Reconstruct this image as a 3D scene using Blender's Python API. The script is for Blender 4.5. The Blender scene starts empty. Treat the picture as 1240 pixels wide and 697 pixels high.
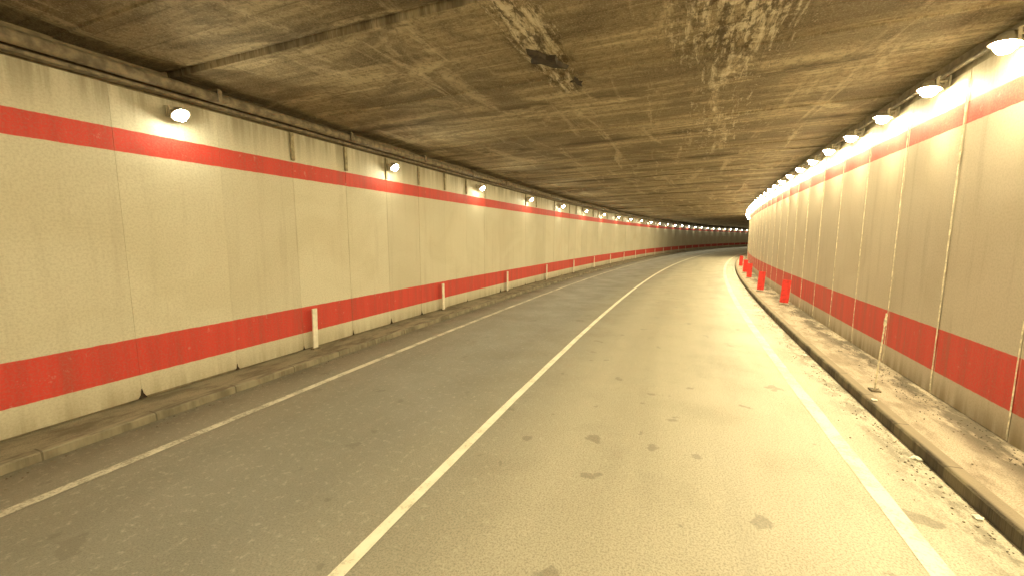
import bpy, bmesh, math, random
from mathutils import Vector, Matrix, noise
random.seed(7)
scene=bpy.context.scene
R=290.0; S0=-20.0; S1=140.0
PI=math.pi
def P(s,o,z=0.0):
    a=s/R
    return Vector((R-(R-o)*math.cos(a),(R-o)*math.sin(a),z))
def frame(s,o,z=0.0):
    return Matrix.Translation(P(s,o,z))@Matrix.Rotation(-s/R,4,'Z')
def link(ob,parent=None):
    scene.collection.objects.link(ob)
    if parent: ob.parent=parent
    return ob
# ---------------------------------------------------------------- node helper
class M:
    def __init__(s,name):
        s.m=bpy.data.materials.new(name); s.m.use_nodes=True
        s.t=s.m.node_tree; s.n=s.t.nodes; s.b=s.n['Principled BSDF']
        uv=s.n.new('ShaderNodeUVMap'); uv.uv_map='SO'
        sp=s.n.new('ShaderNodeSeparateXYZ'); s.t.links.new(uv.outputs[0],sp.inputs[0])
        s.uv=uv.outputs[0]; s.u=sp.outputs[0]; s.v=sp.outputs[1]
    def set(s,i,v):
        if isinstance(v,bpy.types.NodeSocket): s.t.links.new(v,i)
        else:
            if isinstance(v,(tuple,list)) and len(v)==3 and i.type=='RGBA': v=(*v,1)
            i.default_value=v
    def math(s,op,a,b=0.0,c=0.0,clamp=False):
        n=s.n.new('ShaderNodeMath'); n.operation=op; n.use_clamp=clamp
        s.set(n.inputs[0],a); s.set(n.inputs[1],b); s.set(n.inputs[2],c); return n.outputs[0]
    def vec(s,x,y,z=0.0):
        n=s.n.new('ShaderNodeCombineXYZ')
        for i,k in enumerate((x,y,z)): s.set(n.inputs[i],k)
        return n.outputs[0]
    def sc(s,x,y): return s.vec(s.math('MULTIPLY',s.u,x),s.math('MULTIPLY',s.v,y))
    def noise(s,vec,scale=1.0,detail=4.0,rough=0.55,dist=0.0):
        n=s.n.new('ShaderNodeTexNoise'); n.noise_dimensions='2D'
        s.t.links.new(vec,n.inputs['Vector'])
        n.inputs['Scale'].default_value=scale; n.inputs['Detail'].default_value=min(detail,4.5)
        n.inputs['Roughness'].default_value=rough; n.inputs['Distortion'].default_value=dist
        return n.outputs[0]
    def white(s,v):
        n=s.n.new('ShaderNodeTexWhiteNoise'); n.noise_dimensions='1D'; s.set(n.inputs['W'],v); return n.outputs[0]
    def rng(s,v,a,b,c=0.0,d=1.0,smooth=True):
        n=s.n.new('ShaderNodeMapRange'); n.interpolation_type='SMOOTHSTEP' if smooth else 'LINEAR'
        s.set(n.inputs[0],v)
        for i,k in enumerate((a,b,c,d)): s.set(n.inputs[i+1],k)
        return n.outputs[0]
    def mix(s,f,a,b,mode='MIX'):
        n=s.n.new('ShaderNodeMix'); n.data_type='RGBA'; n.blend_type=mode
        s.set(n.inputs[0],f); s.set(n.inputs[6],a); s.set(n.inputs[7],b); return n.outputs[2]
    def mul(s,*a):
        r=a[0]
        for k in a[1:]: r=s.math('MULTIPLY',r,k)
        return r
    def band(s,v,a,b,e=0.01): return s.mul(s.rng(v,a-e,a+e),s.rng(v,b-e,b+e,1.0,0.0))
    def bump(s,h,st=0.4,d=0.02):
        n=s.n.new('ShaderNodeBump'); n.inputs['Strength'].default_value=st; n.inputs['Distance'].default_value=d
        s.set(n.inputs['Height'],h); s.t.links.new(n.outputs[0],s.b.inputs['Normal'])
    def fin(s,col,rough=0.8,spec=0.3,metal=0.0):
        s.set(s.b.inputs['Base Color'],col); s.set(s.b.inputs['Roughness'],rough)
        s.b.inputs['Specular IOR Level'].default_value=spec; s.b.inputs['Metallic'].default_value=metal
        return s.m
def simple(name,col,rough=0.6,metal=0.0,var=0.25,scale=9.0):
    m=M(name); tc=m.n.new('ShaderNodeTexCoord').outputs['Object']
    n=m.noise(tc,scale,3.0,0.6); n.node.noise_dimensions='3D'
    dark=tuple(c*(1-var) for c in col); lt=tuple(min(1,c*(1+var)) for c in col)
    return m.fin(m.mix(m.rng(n,0.3,0.7),dark,lt),rough,0.4,metal)
# ---------------------------------------------------------------- materials
def wall_mat(name,pl,s_off,z1,z2,z3,z4,base,joint_col,side):
    m=M(name)
    cell=m.math('FLOOR',m.math('DIVIDE',m.math('SUBTRACT',m.u,s_off),pl))
    rnd=m.white(cell)
    streak=m.noise(m.sc(5.0,0.35),1.0,5.0,0.65)
    blot=m.noise(m.sc(0.55,0.7),1.0,5.0,0.6,0.6)
    speck=m.noise(m.uv,38.0,3.0,0.8)
    col=m.mix(m.rng(rnd,0,1),tuple(c*0.95 for c in base),tuple(c*1.04 for c in base))
    col=m.mix(m.rng(blot,0.38,0.72,0.0,0.3),col,tuple(c*k for c,k in zip(base,(0.74,0.70,0.60))))
    wob=m.math('MULTIPLY_ADD',m.noise(m.sc(9,9),1.0,2.0),0.012,-0.006)
    vv=m.math('ADD',m.v,wob)
    red=m.math('MAXIMUM',m.band(vv,z1,z2,0.006),m.band(vv,z3,z4,0.006))
    redc=m.mix(m.rng(streak,0.3,0.75),(0.62,0.046,0.034),(0.50,0.036,0.028))
    wear=m.rng(m.noise(m.sc(7,5),1.0,5.0,0.75),0.64,0.74,0.0,0.22)
    col=m.mix(m.mul(red,m.math('SUBTRACT',1.0,wear)),col,redc)
    k=0.16 if side=='L' else 0.30
    col=m.mix(m.rng(streak,0.5,0.8,0.0,k),col,(0.22,0.17,0.10))
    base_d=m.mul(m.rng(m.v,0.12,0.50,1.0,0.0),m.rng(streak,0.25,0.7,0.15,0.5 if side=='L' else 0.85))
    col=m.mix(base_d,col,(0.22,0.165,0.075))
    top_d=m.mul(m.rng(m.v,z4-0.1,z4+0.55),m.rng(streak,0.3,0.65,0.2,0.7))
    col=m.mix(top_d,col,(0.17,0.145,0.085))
    col=m.mix(m.rng(speck,0.38,0.7,0.0,0.27),col,(0.25,0.21,0.13))
    fr=m.math('FRACT',m.math('DIVIDE',m.math('SUBTRACT',m.u,s_off),pl))
    dj=m.math('MINIMUM',fr,m.math('SUBTRACT',1.0,fr))
    jn=m.rng(m.noise(m.sc(14,1.6),1.0,4.0,0.7),0.40,0.66)
    jm=m.mul(m.rng(dj,0.004,0.022,1.0,0.0),jn,0.6 if side=='R' else 0.2)
    col=m.mix(jm,col,joint_col)
    m.bump(speck,0.12,0.01)
    return m.fin(col,0.58,0.4)
LOFF=3.19; LPL=1.29; ROFF=5.84; RPL=1.5
mat_wl=wall_mat('painted_wall_a',LPL,LOFF,0.45,0.955,3.385,3.675,(0.63,0.60,0.465),(0.25,0.20,0.11),'L')
mat_wr=wall_mat('painted_wall_b',RPL,ROFF,0.47,1.06,3.74,4.02,(0.54,0.465,0.36),(0.74,0.67,0.49),'R')
# asphalt
m=M('asphalt')
fine=m.noise(m.uv,60.0,3.0,0.85); med=m.noise(m.uv,14.0,4.0,0.7); big=m.noise(m.sc(0.10,0.9),1.0,5.0,0.6,0.4)
blot=m.noise(m.uv,0.9,5.0,0.62)
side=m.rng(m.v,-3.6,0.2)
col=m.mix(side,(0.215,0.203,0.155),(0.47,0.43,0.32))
dust_glare=m.mul(m.rng(m.v,0.6,1.9),m.rng(m.noise(m.sc(0.7,2.6),1.0,5.0,0.7),0.3,0.62,0.4,0.95))  # pale dust, with lamp glare beside the right line painted into the colour
col=m.mix(dust_glare,col,(0.62,0.56,0.43))
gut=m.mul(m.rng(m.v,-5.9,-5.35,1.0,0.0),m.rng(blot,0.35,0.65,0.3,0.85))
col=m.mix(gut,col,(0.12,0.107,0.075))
rg=m.mul(m.rng(m.v,1.95,2.42),m.rng(m.noise(m.sc(2.3,5.0),1.0,5.0,0.75),0.43,0.6))
col=m.mix(m.mul(rg,0.7),col,(0.17,0.14,0.09))
wp=m.math('MAXIMUM',m.band(m.v,-1.35,-0.75,0.35),m.band(m.v,0.45,1.0,0.35))
wp2=m.math('MAXIMUM',m.band(m.v,-4.7,-4.2,0.3),m.band(m.v,-3.2,-2.8,0.3))
col=m.mix(m.mul(wp,m.rng(big,0.3,0.7,0.2,0.5)),col,(0.54,0.50,0.38))
col=m.mix(m.mul(wp2,m.rng(big,0.3,0.7,0.1,0.5)),col,(0.15,0.14,0.105))
col=m.mix(m.rng(big,0.42,0.72,0.0,0.26),col,(0.20,0.18,0.13))
col=m.mix(m.rng(blot,0.5,0.75,0.0,0.16),col,(0.19,0.17,0.12))
col=m.mix(m.rng(m.noise(m.uv,2.3,3.0,0.5),0.70,0.74,0.0,0.45),col,(0.12,0.105,0.075))
col=m.mix(m.rng(fine,0.42,0.68,0.0,0.58),col,(0.12,0.11,0.08))
col=m.mix(m.rng(med,0.55,0.75,0.0,0.28),col,(0.58,0.54,0.42))
m.bump(fine,0.5,0.008)
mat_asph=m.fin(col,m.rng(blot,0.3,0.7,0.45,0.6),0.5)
# pavement
m=M('pavement_concrete')
fine=m.noise(m.uv,70.0,3.0,0.7); blot=m.noise(m.sc(1.4,3.0),1.0,5.0,0.7)
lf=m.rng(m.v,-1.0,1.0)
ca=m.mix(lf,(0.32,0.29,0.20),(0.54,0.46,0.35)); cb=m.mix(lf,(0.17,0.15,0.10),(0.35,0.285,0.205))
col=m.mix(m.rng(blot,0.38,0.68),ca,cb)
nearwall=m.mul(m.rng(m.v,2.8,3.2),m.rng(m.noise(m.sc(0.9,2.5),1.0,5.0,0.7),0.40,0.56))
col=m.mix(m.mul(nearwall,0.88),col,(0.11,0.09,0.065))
col=m.mix(m.rng(fine,0.45,0.65,0.0,0.5),col,(0.13,0.11,0.08))
m.bump(m.math('ADD',fine,blot),0.6,0.012)
mat_pav=m.fin(col,0.85,0.25)
def kerbm(name,a,b,tc):
    m=M(name)
    fine=m.noise(m.uv,60.0,3.0,0.7); blot=m.noise(m.sc(2,8),1.0,5.0,0.7)
    fr=m.math('FRACT',m.u); dj=m.math('MINIMUM',fr,m.math('SUBTRACT',1.0,fr))
    col=m.mix(m.rng(blot,0.35,0.66),a,b)
    col=m.mix(m.mul(m.rng(m.v,2.51,2.56),0.7),col,tc)
    col=m.mix(m.rng(dj,0.005,0.012,0.6,0.0),col,(0.05,0.042,0.03))
    m.bump(m.math('ADD',fine,blot),0.6,0.012)
    return m.fin(col,0.85,0.25)
mat_kerb=kerbm('kerb_stone_dark',(0.17,0.14,0.085),(0.06,0.048,0.032),(0.40,0.335,0.24))
mat_kerbl=kerbm('kerb_stone_grey',(0.30,0.27,0.19),(0.15,0.13,0.09),(0.40,0.33,0.23))
def paint(name,a,b,under,lo,hi,mx):
    m=M(name)
    w=m.noise(m.uv,30.0,5.0,0.75); w2=m.noise(m.uv,3.0,5.0,0.6)
    col=m.mix(m.rng(w2,0.35,0.7),a,b)
    f=m.math('ADD',m.math('MULTIPLY',w,0.6),m.math('MULTIPLY',w2,0.4))
    col=m.mix(m.rng(f,lo,hi,0.0,mx),col,under)
    return m.fin(col,0.6,0.4)
mat_paint=paint('road_paint',(0.84,0.80,0.65),(0.74,0.69,0.53),(0.42,0.39,0.29),0.54,0.64,0.65)
mat_paint_worn=paint('road_paint_worn',(0.60,0.56,0.44),(0.46,0.43,0.33),(0.23,0.21,0.16),0.47,0.60,0.8)
mat_paint_dusty=paint('road_paint_dusty',(0.86,0.81,0.64),(0.78,0.72,0.54),(0.58,0.53,0.39),0.46,0.58,0.85)
# ceiling
m=M('ceiling_concrete')
board=m.noise(m.sc(4.2,0.22),1.0,3.0,0.65,0.2)
board2=m.noise(m.sc(1.2,0.20),1.0,4.0,0.7,0.4)
blot=m.noise(m.sc(0.9,0.5),1.0,5.0,0.72,0.8)
fine=m.noise(m.uv,11.0,5.0,0.8)
vfine=m.noise(m.uv,45.0,2.0,0.8)
lng=m.noise(m.sc(0.3,2.0),1.0,5.0,0.7,0.6)
cell=m.math('FLOOR',m.math('MULTIPLY',m.u,2.424)); rb=m.white(cell)
col=m.mix(m.rng(board,0.38,0.64),(0.26,0.21,0.125),(0.44,0.37,0.23))
col=m.mix(m.math('MULTIPLY',rb,0.45),col,(0.17,0.135,0.075))
fb=m.math('FRACT',m.math('MULTIPLY',m.u,2.424))
line=m.mul(m.rng(m.math('MINIMUM',fb,m.math('SUBTRACT',1.0,fb)),0.008,0.03,1.0,0.0),m.rng(board2,0.4,0.6,0.15,0.8))
col=m.mix(line,col,(0.07,0.053,0.03))
col=m.mix(m.rng(board2,0.46,0.62,0.0,0.68),col,(0.14,0.108,0.06))
col=m.mix(m.rng(blot,0.46,0.63,0.0,0.68),col,(0.105,0.082,0.046))
col=m.mix(m.rng(lng,0.54,0.70,0.0,0.55),col,(0.52,0.44,0.29))
col=m.mix(m.rng(fine,0.46,0.66,0.0,0.6),col,(0.10,0.078,0.044))
col=m.mix(m.rng(vfine,0.5,0.72,0.0,0.35),col,(0.50,0.43,0.30))
fr=m.math('FRACT',m.math('DIVIDE',m.math('SUBTRACT',m.u,0.55),3.3)); 
dj=m.math('MULTIPLY',m.math('MINIMUM',fr,m.math('SUBTRACT',1.0,fr)),3.3)
leak=m.mul(m.rng(dj,0.02,0.3,1.0,0.0),m.rng(blot,0.42,0.56))
col=m.mix(m.mul(leak,0.65),col,(0.07,0.053,0.03))
def gauss(u0,su,v0,sv):
    a=m.math('POWER',m.math('ABSOLUTE',m.math('DIVIDE',m.math('SUBTRACT',m.u,u0),su)),2.0)
    b=m.math('POWER',m.math('ABSOLUTE',m.math('DIVIDE',m.math('SUBTRACT',m.v,v0),sv)),2.0)
    return m.math('SUBTRACT',1.0,m.math('ADD',a,b),clamp=True)
pat=m.noise(m.sc(3.0,5.5),1.0,5.0,0.82,0.9)
strk=m.noise(m.sc(1.0,12.0),1.0,5.0,0.76,0.5)
g1=gauss(4.9,2.6,-1.62,0.40); g2=gauss(5.0,3.0,0.55,1.0); g3=gauss(10.5,4.5,0.7,1.0)
wm=m.math('ADD',m.math('ADD',m.mul(g1,0.22),m.mul(g2,0.19)),m.mul(g3,0.14))
wsum=m.math('ADD',m.math('ADD',m.math('MULTIPLY',pat,0.5),m.math('MULTIPLY',strk,0.5)),wm)
col=m.mix(m.rng(wsum,0.62,0.80,0.0,0.75),col,(0.66,0.59,0.43))
edge=m.mul(m.rng(wsum,0.58,0.63),m.rng(wsum,0.63,0.67,1.0,0.0))
col=m.mix(m.mul(edge,0.35),col,(0.07,0.052,0.028))
dk=m.mul(m.rng(m.noise(m.sc(3,9),1.0,5.0,0.7),0.50,0.60),m.rng(m.math('MAXIMUM',g1,m.math('MULTIPLY',g2,0.7)),0.2,0.7))
col=m.mix(m.mul(dk,0.8),col,(0.06,0.045,0.024))
m.bump(m.math('ADD',m.math('MULTIPLY',board,0.7),m.math('MULTIPLY',fine,0.8)),0.8,0.04)
mat_ceil=m.fin(col,0.9,0.15)
m=M('ground_soil'); tc=m.n.new('ShaderNodeTexCoord').outputs['Object']
n1=m.noise(tc,0.3,5.0,0.7); m.bump(n1,0.4,0.1)
mat_ground=m.fin(m.mix(m.rng(n1,0.35,0.65),(0.08,0.07,0.04),(0.05,0.07,0.03)),0.95,0.1)
mat_back=simple('joint_filler',(0.20,0.165,0.10),0.9)
mat_deck=simple('dark_concrete',(0.06,0.05,0.035),0.9)
mat_pipe=simple('dusty_pipe',(0.17,0.14,0.09),0.7,0.0,0.45)
mat_cover=simple('joint_cover',(0.30,0.26,0.16),0.7,0.0,0.35)
mat_seal=simple('joint_seal',(0.64,0.57,0.41),0.7,0.0,0.4,14.0)
mat_hous=simple('lamp_housing',(0.36,0.32,0.23),0.5,0.2)
mat_refl=simple('lamp_reflector',(0.85,0.82,0.72),0.35,0.0,0.05)
mat_white=simple('white_post',(0.80,0.76,0.62),0.5,0.0,0.12)
mat_red=simple('red_reflector',(0.74,0.05,0.04),0.4,0.0,0.2)
mat_dark=simple('spall_dark',(0.035,0.026,0.016),0.95,0,0.5)
mat_stone=simple('gravel',(0.20,0.17,0.12),0.9,0,0.6,3.0)
def emis(name,col,st):
    mm=bpy.data.materials.new(name); mm.use_nodes=True; b=mm.node_tree.nodes['Principled BSDF']
    b.inputs['Base Color'].default_value=(0.8,0.8,0.7,1)
    b.inputs['Emission Color'].default_value=(*col,1); b.inputs['Emission Strength'].default_value=st
    return mm
mat_bulbR=emis('lamp_glass_warm',(1.0,0.85,0.48),330.0)
mat_bulbL=emis('lamp_glass',(1.0,0.91,0.64),170.0)
# ---------------------------------------------------------------- geometry
def srange(a,b,st):
    n=max(1,int(round((b-a)/st))); return [a+(b-a)*i/n for i in range(n+1)]
def sweep(name,prof,mat,s0=S0,s1=S1,step=1.0,closed=False,mode='o',parent=None,smooth=False):
    me=bpy.data.meshes.new(name); bm=bmesh.new(); uvl=bm.loops.layers.uv.new('SO')
    rows=[]; info={}
    for s in srange(s0,s1,step):
        row=[]
        for (o,z) in prof:
            v=bm.verts.new(P(s,o,z)); info[v]=(s,o,z); row.append(v)
        rows.append(row)
    n=len(prof)
    for i in range(len(rows)-1):
        for j in range(n if closed else n-1):
            k=(j+1)%n
            f=bm.faces.new((rows[i][j],rows[i][k],rows[i+1][k],rows[i+1][j])); f.smooth=smooth
            for l in f.loops:
                s,o,z=info[l.vert]; l[uvl].uv=(s,o if mode=='o' else z)
    if closed:
        for row in (rows[0],rows[-1]):
            f=bm.faces.new(row)
            for l in f.loops:
                s,o,z=info[l.vert]; l[uvl].uv=(s,o if mode=='o' else z)
        bmesh.ops.recalc_face_normals(bm,faces=bm.faces)
    bm.to_mesh(me); bm.free(); me.materials.append(mat)
    return link(bpy.data.objects.new(name,me),parent)
def empty(name): return link(bpy.data.objects.new(name,None))
def boxmesh(bm,c,d,M4=Matrix(),bev=0.0,mi=0):
    vs=bmesh.ops.create_cube(bm,size=1.0)['verts']
    for v in vs: v.co=Vector((v.co.x*d[0]+c[0],v.co.y*d[1]+c[1],v.co.z*d[2]+c[2]))
    if bev>0:
        es=list({e for v in vs for e in v.link_edges})
        b=bmesh.ops.bevel(bm,geom=es,offset=bev,segments=2,affect='EDGES',profile=0.5)
        vs=list({v for f in b['faces'] for v in f.verts}|{v for v in vs if v.is_valid})
    for v in vs: v.co=M4@v.co
    for f in {f for v in vs for f in v.link_faces}: f.material_index=mi
    return vs
def lathe(bm,prof,mats,n=20,M4=Matrix()):
    rings=[]
    for r,z in prof:
        rings.append([bm.verts.new(M4@Vector((max(r,1e-4)*math.cos(2*PI*i/n),max(r,1e-4)*math.sin(2*PI*i/n),z))) for i in range(n)])
    for a in range(len(rings)-1):
        for i in range(n):
            j=(i+1)%n
            f=bm.faces.new((rings[a][i],rings[a][j],rings[a+1][j],rings[a+1][i])); f.material_index=mats[a]; f.smooth=True
# ground
me=bpy.data.meshes.new('ground'); bm=bmesh.new()
bmesh.ops.create_grid(bm,x_segments=8,y_segments=8,size=700); bm.to_mesh(me); bm.free(); me.materials.append(mat_ground)
g=link(bpy.data.objects.new('ground',me)); g.location=(0,0,-0.35)
offs=[-6.0+i*0.425 for i in range(21)]
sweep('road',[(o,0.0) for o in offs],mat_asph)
def marking(name,o,w,mat,z=0.004):
    me=bpy.data.meshes.new(name); bm=bmesh.new(); uvl=bm.loops.layers.uv.new('SO'); prev=None
    for s in srange(S0,S1,0.25):
        wob=0.014*noise.noise(Vector((s*0.7,o,0))); e=0.007*noise.noise(Vector((s*5,o,3)))
        a=bm.verts.new(P(s,o-w/2+wob+e,z)); b=bm.verts.new(P(s,o+w/2+wob-e,z))
        if prev:
            f=bm.faces.new((prev[0],prev[1],b,a))
            for l,uvv in zip(f.loops,((ps,o-w/2),(ps,o+w/2),(s,o+w/2),(s,o-w/2))): l[uvl].uv=uvv
        prev=(a,b); ps=s
    bm.to_mesh(me); bm.free(); me.materials.append(mat)
    return link(bpy.data.objects.new(name,me))
marking('road_marking',-2.05,0.105,mat_paint)
marking('road_marking',1.83,0.16,mat_paint_dusty)
marking('road_marking',-5.14,0.12,mat_paint_worn)
# kerbs + pavements
pv=empty('pavement')
sweep('kerb_stone',[(2.50,-0.1),(2.50,0.115),(2.515,0.13),(2.64,0.132)],mat_kerb,step=0.5,parent=pv)
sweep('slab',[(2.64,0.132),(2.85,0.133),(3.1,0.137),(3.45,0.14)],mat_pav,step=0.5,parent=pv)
pv2=empty('pavement')
sweep('kerb_stone',[(-6.14,0.102),(-6.02,0.10),(-6.0,0.085),(-5.99,-0.1)],mat_kerbl,step=0.5,parent=pv2)
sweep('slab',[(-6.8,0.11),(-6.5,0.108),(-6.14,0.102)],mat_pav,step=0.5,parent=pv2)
# walls made of panels
def panel_wall(name,o,sgn,pl,off,ztop,mat,gap,twk):
    e=empty(name)
    k0=int(math.floor((S0-off)/pl)); k1=int(math.ceil((S1-off)/pl))
    me=bpy.data.meshes.new('panels'); bm=bmesh.new(); uvl=bm.loops.layers.uv.new('SO')
    for k in range(k0,k1):
        a=off+k*pl+gap; b=off+(k+1)*pl-gap
        j=random.uniform(-twk,twk); tw=random.uniform(-0.7,0.7)*twk; zb=0.13+random.uniform(0,0.02); zt=ztop+random.uniform(-0.01,0.01)
        zs=[zb,0.6,1.2,2.4,3.6,zt]
        oo=lambda s: o+j+tw*(1 if s==b else -1)
        th=0.10*sgn
        grid=[]
        for s in (a,b):
            grid.append([bm.verts.new(P(s,oo(s),z)) for z in zs])
            grid.append([bm.verts.new(P(s,oo(s)+th,z)) for z in zs])
        fa,ba,fb,bb=grid
        def q(v1,v2,v3,v4,uvs):
            f=bm.faces.new((v1,v2,v3,v4))
            for l,u in zip(f.loops,uvs): l[uvl].uv=u
        for i in range(len(zs)-1):
            z0,z1=zs[i],zs[i+1]
            q(fa[i],fb[i],fb[i+1],fa[i+1],((a,z0),(b,z0),(b,z1),(a,z1)))
            q(fa[i],fa[i+1],ba[i+1],ba[i],((a,z0),(a,z1),(a,z1),(a,z0)))
            q(fb[i],bb[i],bb[i+1],fb[i+1],((b,z0),(b,z0),(b,z1),(b,z1)))
        q(fa[-1],fb[-1],bb[-1],ba[-1],((a,zt),(b,zt),(b,zt),(a,zt)))
    bm.to_mesh(me); bm.free(); me.materials.append(mat)
    link(bpy.data.objects.new('panels',me),e)
    b0=o+sgn*0.03
    sweep('backing',[(b0,-0.2),(b0,5.2),(b0+sgn*0.5,5.2),(b0+sgn*0.5,-0.2)],mat_back,step=1.5,closed=True,mode='z',parent=e)
    return e
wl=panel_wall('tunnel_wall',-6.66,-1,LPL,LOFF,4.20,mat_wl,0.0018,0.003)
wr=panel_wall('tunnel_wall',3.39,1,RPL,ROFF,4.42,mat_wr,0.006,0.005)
me=bpy.data.meshes.new('joint_covers'); bm=bmesh.new()
k=-17
while LOFF+k*LPL<S1:
    s=LOFF+k*LPL
    if random.random()<0.6: boxmesh(bm,(0,0,0),(0.04,0.07,0.50),frame(s,-6.635,3.95),0.006)
    k+=1
bm.to_mesh(me); bm.free(); me.materials.append(mat_cover); link(bpy.data.objects.new('joint_covers',me),wl)
me=bpy.data.meshes.new('broken_joint_feet'); bm=bmesh.new()
k=-6
while k<40:
    s=LOFF+k*LPL; k+=1
    if random.random()<0.2: continue
    w=random.uniform(0.03,0.08); h=random.uniform(0.08,0.20)
    vs=[bm.verts.new(P(s+a,-6.652,0.125+b)) for a,b in [(-w,0),(w*1.1,0),(w*0.3,h*0.5),(0.004,h),(-0.006,h*0.9),(-w*0.4,h*0.35)]]; bm.faces.new(vs)
bm.to_mesh(me); bm.free(); me.materials.append(mat_dark); link(bpy.data.objects.new('broken_joint_feet',me),wl)
me=bpy.data.meshes.new('joint_seals'); bm=bmesh.new()
k=-12
while ROFF+k*RPL<60:
    s=ROFF+k*RPL; k+=1; prev=None; wmax=random.choice((0.002,0.004,0.007)) if abs(s-7.34)>0.1 else 0.012
    for i in range(60):
        z=0.2+i*4.1/59; nn=noise.noise(Vector((s*3,z*4,0))); w=max(0.0012,wmax*(0.75+1.1*nn))
        row=(bm.verts.new(P(s-w,3.378,z)),bm.verts.new(P(s,3.368,z)),bm.verts.new(P(s+w,3.378,z)))
        if prev:
            bm.faces.new((prev[0],prev[1],row[1],row[0])); bm.faces.new((prev[1],prev[2],row[2],row[1]))
        prev=row
bm.to_mesh(me); bm.free(); me.materials.append(mat_seal); link(bpy.data.objects.new('joint_seals',me),wr)
# ceiling
me=bpy.data.meshes.new('tunnel_ceiling'); bm=bmesh.new(); uvl=bm.loops.layers.uv.new('SO')
oset=[-6.75+i*(10.25/24) for i in range(25)]
def zc(o): return 4.52+(o+6.66)/10.05*0.16
rows=[]
k=int((S0-0.55)/3.3)-1
while 0.55+k*3.3<S1:
    a=0.55+k*3.3; dz=random.uniform(-0.035,0.035)
    for ds,h in ((0.0,0.05),(0.03,0.05),(0.04,0.0),(1.1,0.0),(1.11,0.012),(2.2,0.012),(2.21,-0.006),(3.26,-0.006),(3.27,0.05)):
        rows.append((a+ds,h+dz*(0 if h>0.04 else 1)))
    k+=1
prev=None
for (s,h) in rows:
    row=[]
    for o in oset:
        zz=zc(o)+h+0.012*noise.noise(Vector((s*0.5,o*0.5,1)))
        row.append((bm.verts.new(P(s,o,zz)),s,o))
    if prev:
        for j in range(len(oset)-1):
            q=(prev[j],row[j],row[j+1],prev[j+1])
            f=bm.faces.new([x[0] for x in q])
            for l,x in zip(f.loops,q): l[uvl].uv=(x[1],x[2])
    prev=row
bm.to_mesh(me); bm.free(); me.materials.append(mat_ceil)
tc_ob=link(bpy.data.objects.new('tunnel_ceiling',me))
sweep('deck',[(-7.6,4.95),(4.4,4.95),(4.4,5.5),(-7.6,5.5)],mat_deck,step=3.0,closed=True,parent=tc_ob)
# pipes
def circ(o,z,r,n=10): return [(o+r*math.cos(2*PI*i/n),z+r*math.sin(2*PI*i/n)) for i in range(n)]
cp=empty('ceiling_pipe')
sweep('pipe',circ(-6.38,4.33,0.075),mat_pipe,closed=True,parent=cp,smooth=True)
sweep('cable_tray',[(-6.62,4.22),(-6.50,4.22),(-6.50,4.26),(-6.62,4.26)],mat_pipe,closed=True,parent=cp)
me=bpy.data.meshes.new('brackets'); bm=bmesh.new()
for s in srange(S0+1,S1-1,2.58):
    boxmesh(bm,(0,0,0),(0.34,0.05,0.03),frame(s,-6.47,4.425))
    boxmesh(bm,(0,0,0),(0.03,0.05,0.16),frame(s,-6.29,4.34))
bm.to_mesh(me); bm.free(); me.materials.append(mat_pipe); link(bpy.data.objects.new('brackets',me),cp)
cp2=empty('electrical_conduit')
sweep('conduit',circ(3.32,4.50,0.03,8),mat_pipe,closed=True,parent=cp2,smooth=True)
# ---------------------------------------------------------------- lamps
def lamp_mesh(name,tilt,k,bulb,wall):
    me=bpy.data.meshes.new(name); bm=bmesh.new()
    T=Matrix.Rotation(tilt,4,'Y')@Matrix.Scale(k,4)
    lathe(bm,[(0.0,0.09),(0.05,0.088),(0.075,0.07),(0.10,0.02),(0.128,-0.012),(0.128,-0.022),(0.086,0.0)],[0,0,0,0,0,2],18,T)
    lathe(bm,[(0.084,-0.004),(0.084,-0.05),(0.05,-0.092),(0.0,-0.102)],[1,1,1],10,T)
    boxmesh(bm,(wall*0.5,0,0.07*k),(wall*0.9,0.035,0.025),Matrix(),0.004,0)
    boxmesh(bm,(wall-0.012,0,0.06),(0.02,0.12,0.15),Matrix(),0.004,0)
    for y in (-0.132*k,0.132*k): boxmesh(bm,(0.02,y,0.03),(0.03,0.008,0.11),Matrix(),0.0,0)
    boxmesh(bm,(0.035,0,0.082*k+0.012),(0.03,0.27*k,0.008),Matrix(),0.0,0)
    bm.to_mesh(me); bm.free()
    for a in (mat_hous,bulb,mat_refl): me.materials.append(a)
    return me
TR=math.radians(10); TL=math.radians(38); KR=1.1; KL=0.92
lmR=lamp_mesh('lamp_body_r',TR,KR,mat_bulbR,0.20); lmL=lamp_mesh('lamp_body_l',TL,KL,mat_bulbL,0.21)
def ldata(name,power,col,ang,bl):
    L=bpy.data.lights.new(name,'SPOT'); L.energy=power; L.color=col; L.shadow_soft_size=0.07
    L.spot_size=math.radians(ang); L.spot_blend=bl; return L
LR=ldata('lamp_r',220,(1.0,0.84,0.49),160,1.0); LL=ldata('lamp_l',325,(1.0,0.89,0.59),150,1.0)
def lamp(s,o,z,sgn,L,lm,tilt,k,lt):
    e=empty('wall_lamp'); e.matrix_world=frame(s,o,z)@Matrix.Rotation(0 if sgn>0 else PI,4,'Z')@Matrix.Rotation(random.uniform(-0.06,0.06),4,'X')
    link(bpy.data.objects.new('housing',lm),e)
    l=bpy.data.objects.new('light',L); link(l,e); l.rotation_euler=(0,lt,0)
    d=0.19*k; l.location=(-d*math.sin(tilt),0,-d*math.cos(tilt))
i=-9
while 6.3+1.5*i<54:
    lamp(6.3+1.5*i+random.uniform(-.04,.04),3.18,4.35,1,LR,lmR,TR,KR,math.radians(41)); i+=1
i=-3
while 3.85+4.55*i<S1-2:
    lamp(3.85+4.55*i,-6.44,3.98,-1,LL,lmL,TL,KL,math.radians(62)); i+=1
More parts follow.
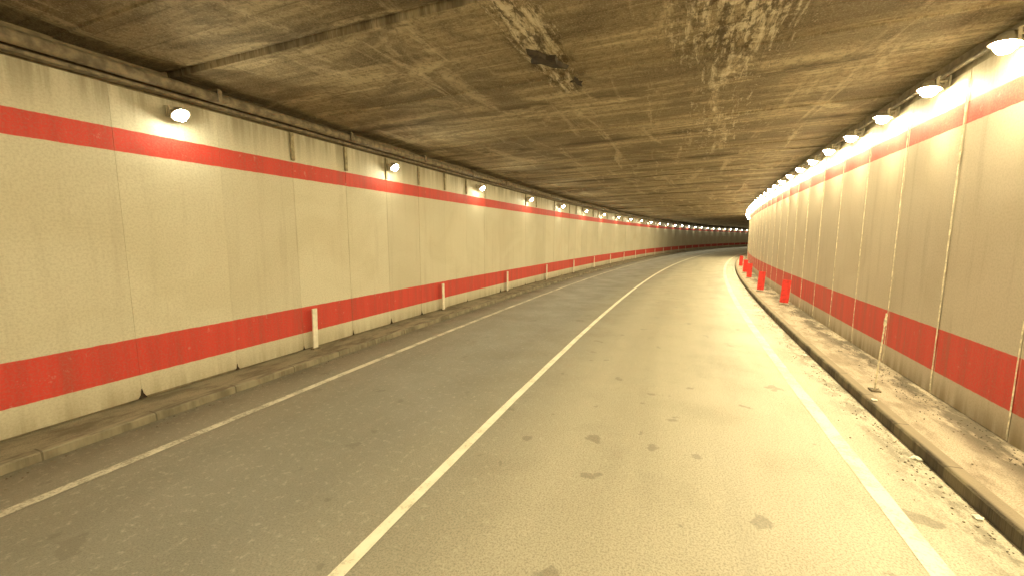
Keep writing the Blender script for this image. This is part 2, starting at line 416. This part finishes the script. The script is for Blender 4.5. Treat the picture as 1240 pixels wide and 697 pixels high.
# ---------------------------------------------------------------- delineators
def build(name,fn,mats,M4):
    me=bpy.data.meshes.new(name); bm=bmesh.new(); fn(bm); bm.to_mesh(me); bm.free()
    for a in mats: me.materials.append(a)
    o=link(bpy.data.objects.new(name,me)); o.matrix_world=M4; return o
def dl(bm):
    boxmesh(bm,(0,0,0.42),(0.03,0.11,0.78),Matrix(),0.006,0)
    boxmesh(bm,(0,0,0.015),(0.10,0.16,0.03),Matrix(),0.004,1)
i=-3
while 5.94+4.65*i<S1-3:
    s=5.94+4.65*i
    build('delineator_post',dl,(mat_white,mat_pipe),frame(s,-6.54,0.105)@Matrix.Rotation(random.uniform(-0.03,0.03),4,'X'))
    i+=1
def rp(bm):
    boxmesh(bm,(0,0,0.42),(0.24,0.02,0.74),Matrix(),0.004,0)
    boxmesh(bm,(0,0.03,0.36),(0.04,0.04,0.72),Matrix(),0.004,1)
    boxmesh(bm,(0,0.0,0.015),(0.28,0.22,0.03),Matrix(),0.006,1)
for s,o in ((15.8,3.12),(19.3,2.85),(25.2,2.9),(29,2.9),(35,2.85)):
    build('hazard_marker_panel',rp,(mat_red,mat_hous),frame(s,o,0.135)@Matrix.Rotation(random.uniform(-0.25,0.25),4,'Z')@Matrix.Rotation(random.uniform(-0.07,0.07),4,'Y'))
def rod(bm):
    bmesh.ops.create_cone(bm,cap_ends=True,segments=10,radius1=0.012,radius2=0.009,depth=1.12,matrix=Matrix.Translation((0,0,0.56)))
    boxmesh(bm,(0,0,0.012),(0.12,0.12,0.024),Matrix(),0.004,1)
    boxmesh(bm,(0,0,1.0),(0.026,0.026,0.10),Matrix(),0.005,0)
build('marker_rod',rod,(mat_seal,mat_pipe),frame(7.2,2.72,0.135)@Matrix.Rotation(math.radians(2),4,'Y'))
def flake(bm):
    pts=[(-0.30,-0.05),(-0.12,0.03),(-0.05,0.16),(0.02,0.05),(0.22,0.06),(0.42,-0.02),(0.20,-0.05),(0.08,-0.14),(0.0,-0.06),(-0.15,-0.09)]
    lo=[bm.verts.new((x,y,-0.02-0.03*random.random())) for x,y in pts]; up=[bm.verts.new((x*1.15,y*1.15,0.05)) for x,y in pts]
    bm.faces.new(lo[::-1]); bm.faces.new(up)
    for i in range(len(pts)):
        j=(i+1)%len(pts); bm.faces.new((lo[i],lo[j],up[j],up[i]))
build('spalled_concrete',flake,(mat_dark,),frame(5.35,-1.68,zc(-1.7)-0.03)@Matrix.Rotation(math.radians(60),4,'Z'))
build('spalled_concrete',flake,(mat_dark,),frame(6.25,-1.45,zc(-1.5)-0.03)@Matrix.Rotation(math.radians(85),4,'Z')@Matrix.Scale(0.55,4))
# gravel & litter
me=bpy.data.meshes.new('gravel'); bm=bmesh.new()
for i in range(3200):
    t=random.random()
    s=random.uniform(0.5,26); 
    if t<0.55: o=3.36-abs(random.gauss(0,0.22)); z=0.138
    elif t<0.85: o=2.48-abs(random.gauss(0,0.16)); z=0.0
    else: o=-5.96+abs(random.gauss(0,0.12)); z=0.0
    if t<0.55 and (o<2.55): continue
    r=random.uniform(0.003,0.011)
    v=bmesh.ops.create_icosphere(bm,subdivisions=1,radius=r)['verts']; c=P(s,o,z+r*0.4)
    for x in v: x.co=c+Vector((x.co.x*random.uniform(.6,1.4),x.co.y*random.uniform(.6,1.4),x.co.z*random.uniform(.4,.9)))
bm.to_mesh(me); bm.free(); me.materials.append(mat_stone); link(bpy.data.objects.new('gravel',me))
def litter(bm):
    bmesh.ops.create_icosphere(bm,subdivisions=2,radius=0.045)
    for v in bm.verts:
        d=noise.noise(v.co*38)*0.7+1; v.co=Vector((v.co.x*d*1.2,v.co.y*d,max(-0.006,v.co.z*d*0.35)))
for s,o in ((4.35,2.44),(5.35,2.45),(6.75,2.56),(9.5,2.42)):
    build('litter',litter,(mat_white,),frame(s,o,0.012 if o<2.5 else 0.145)@Matrix.Rotation(random.uniform(0,6),4,'Z')@Matrix.Scale(random.uniform(.6,1.0),4))
# ---------------------------------------------------------------- world (night outside)
w=bpy.data.worlds.new('World'); scene.world=w; w.use_nodes=True
nt=w.node_tree; sky=nt.nodes.new('ShaderNodeTexSky'); sky.sky_type='NISHITA'; sky.sun_disc=False
sky.sun_elevation=math.radians(-4); sky.sun_rotation=math.radians(200)
bg=nt.nodes['Background']; nt.links.new(sky.outputs[0],bg.inputs[0]); bg.inputs[1].default_value=0.05
# ---------------------------------------------------------------- camera
cam=bpy.data.cameras.new('camera'); co=link(bpy.data.objects.new('camera',cam)); scene.camera=co
cam.sensor_width=36; cam.lens=14.52; cam.clip_end=2000; cam.clip_start=0.05
co.location=(0,0,2.3); co.rotation_euler=(math.radians(83.0),0,math.radians(20.86))
scene.view_settings.view_transform='Standard'; scene.view_settings.look='None'; scene.view_settings.exposure=0
print('OK')
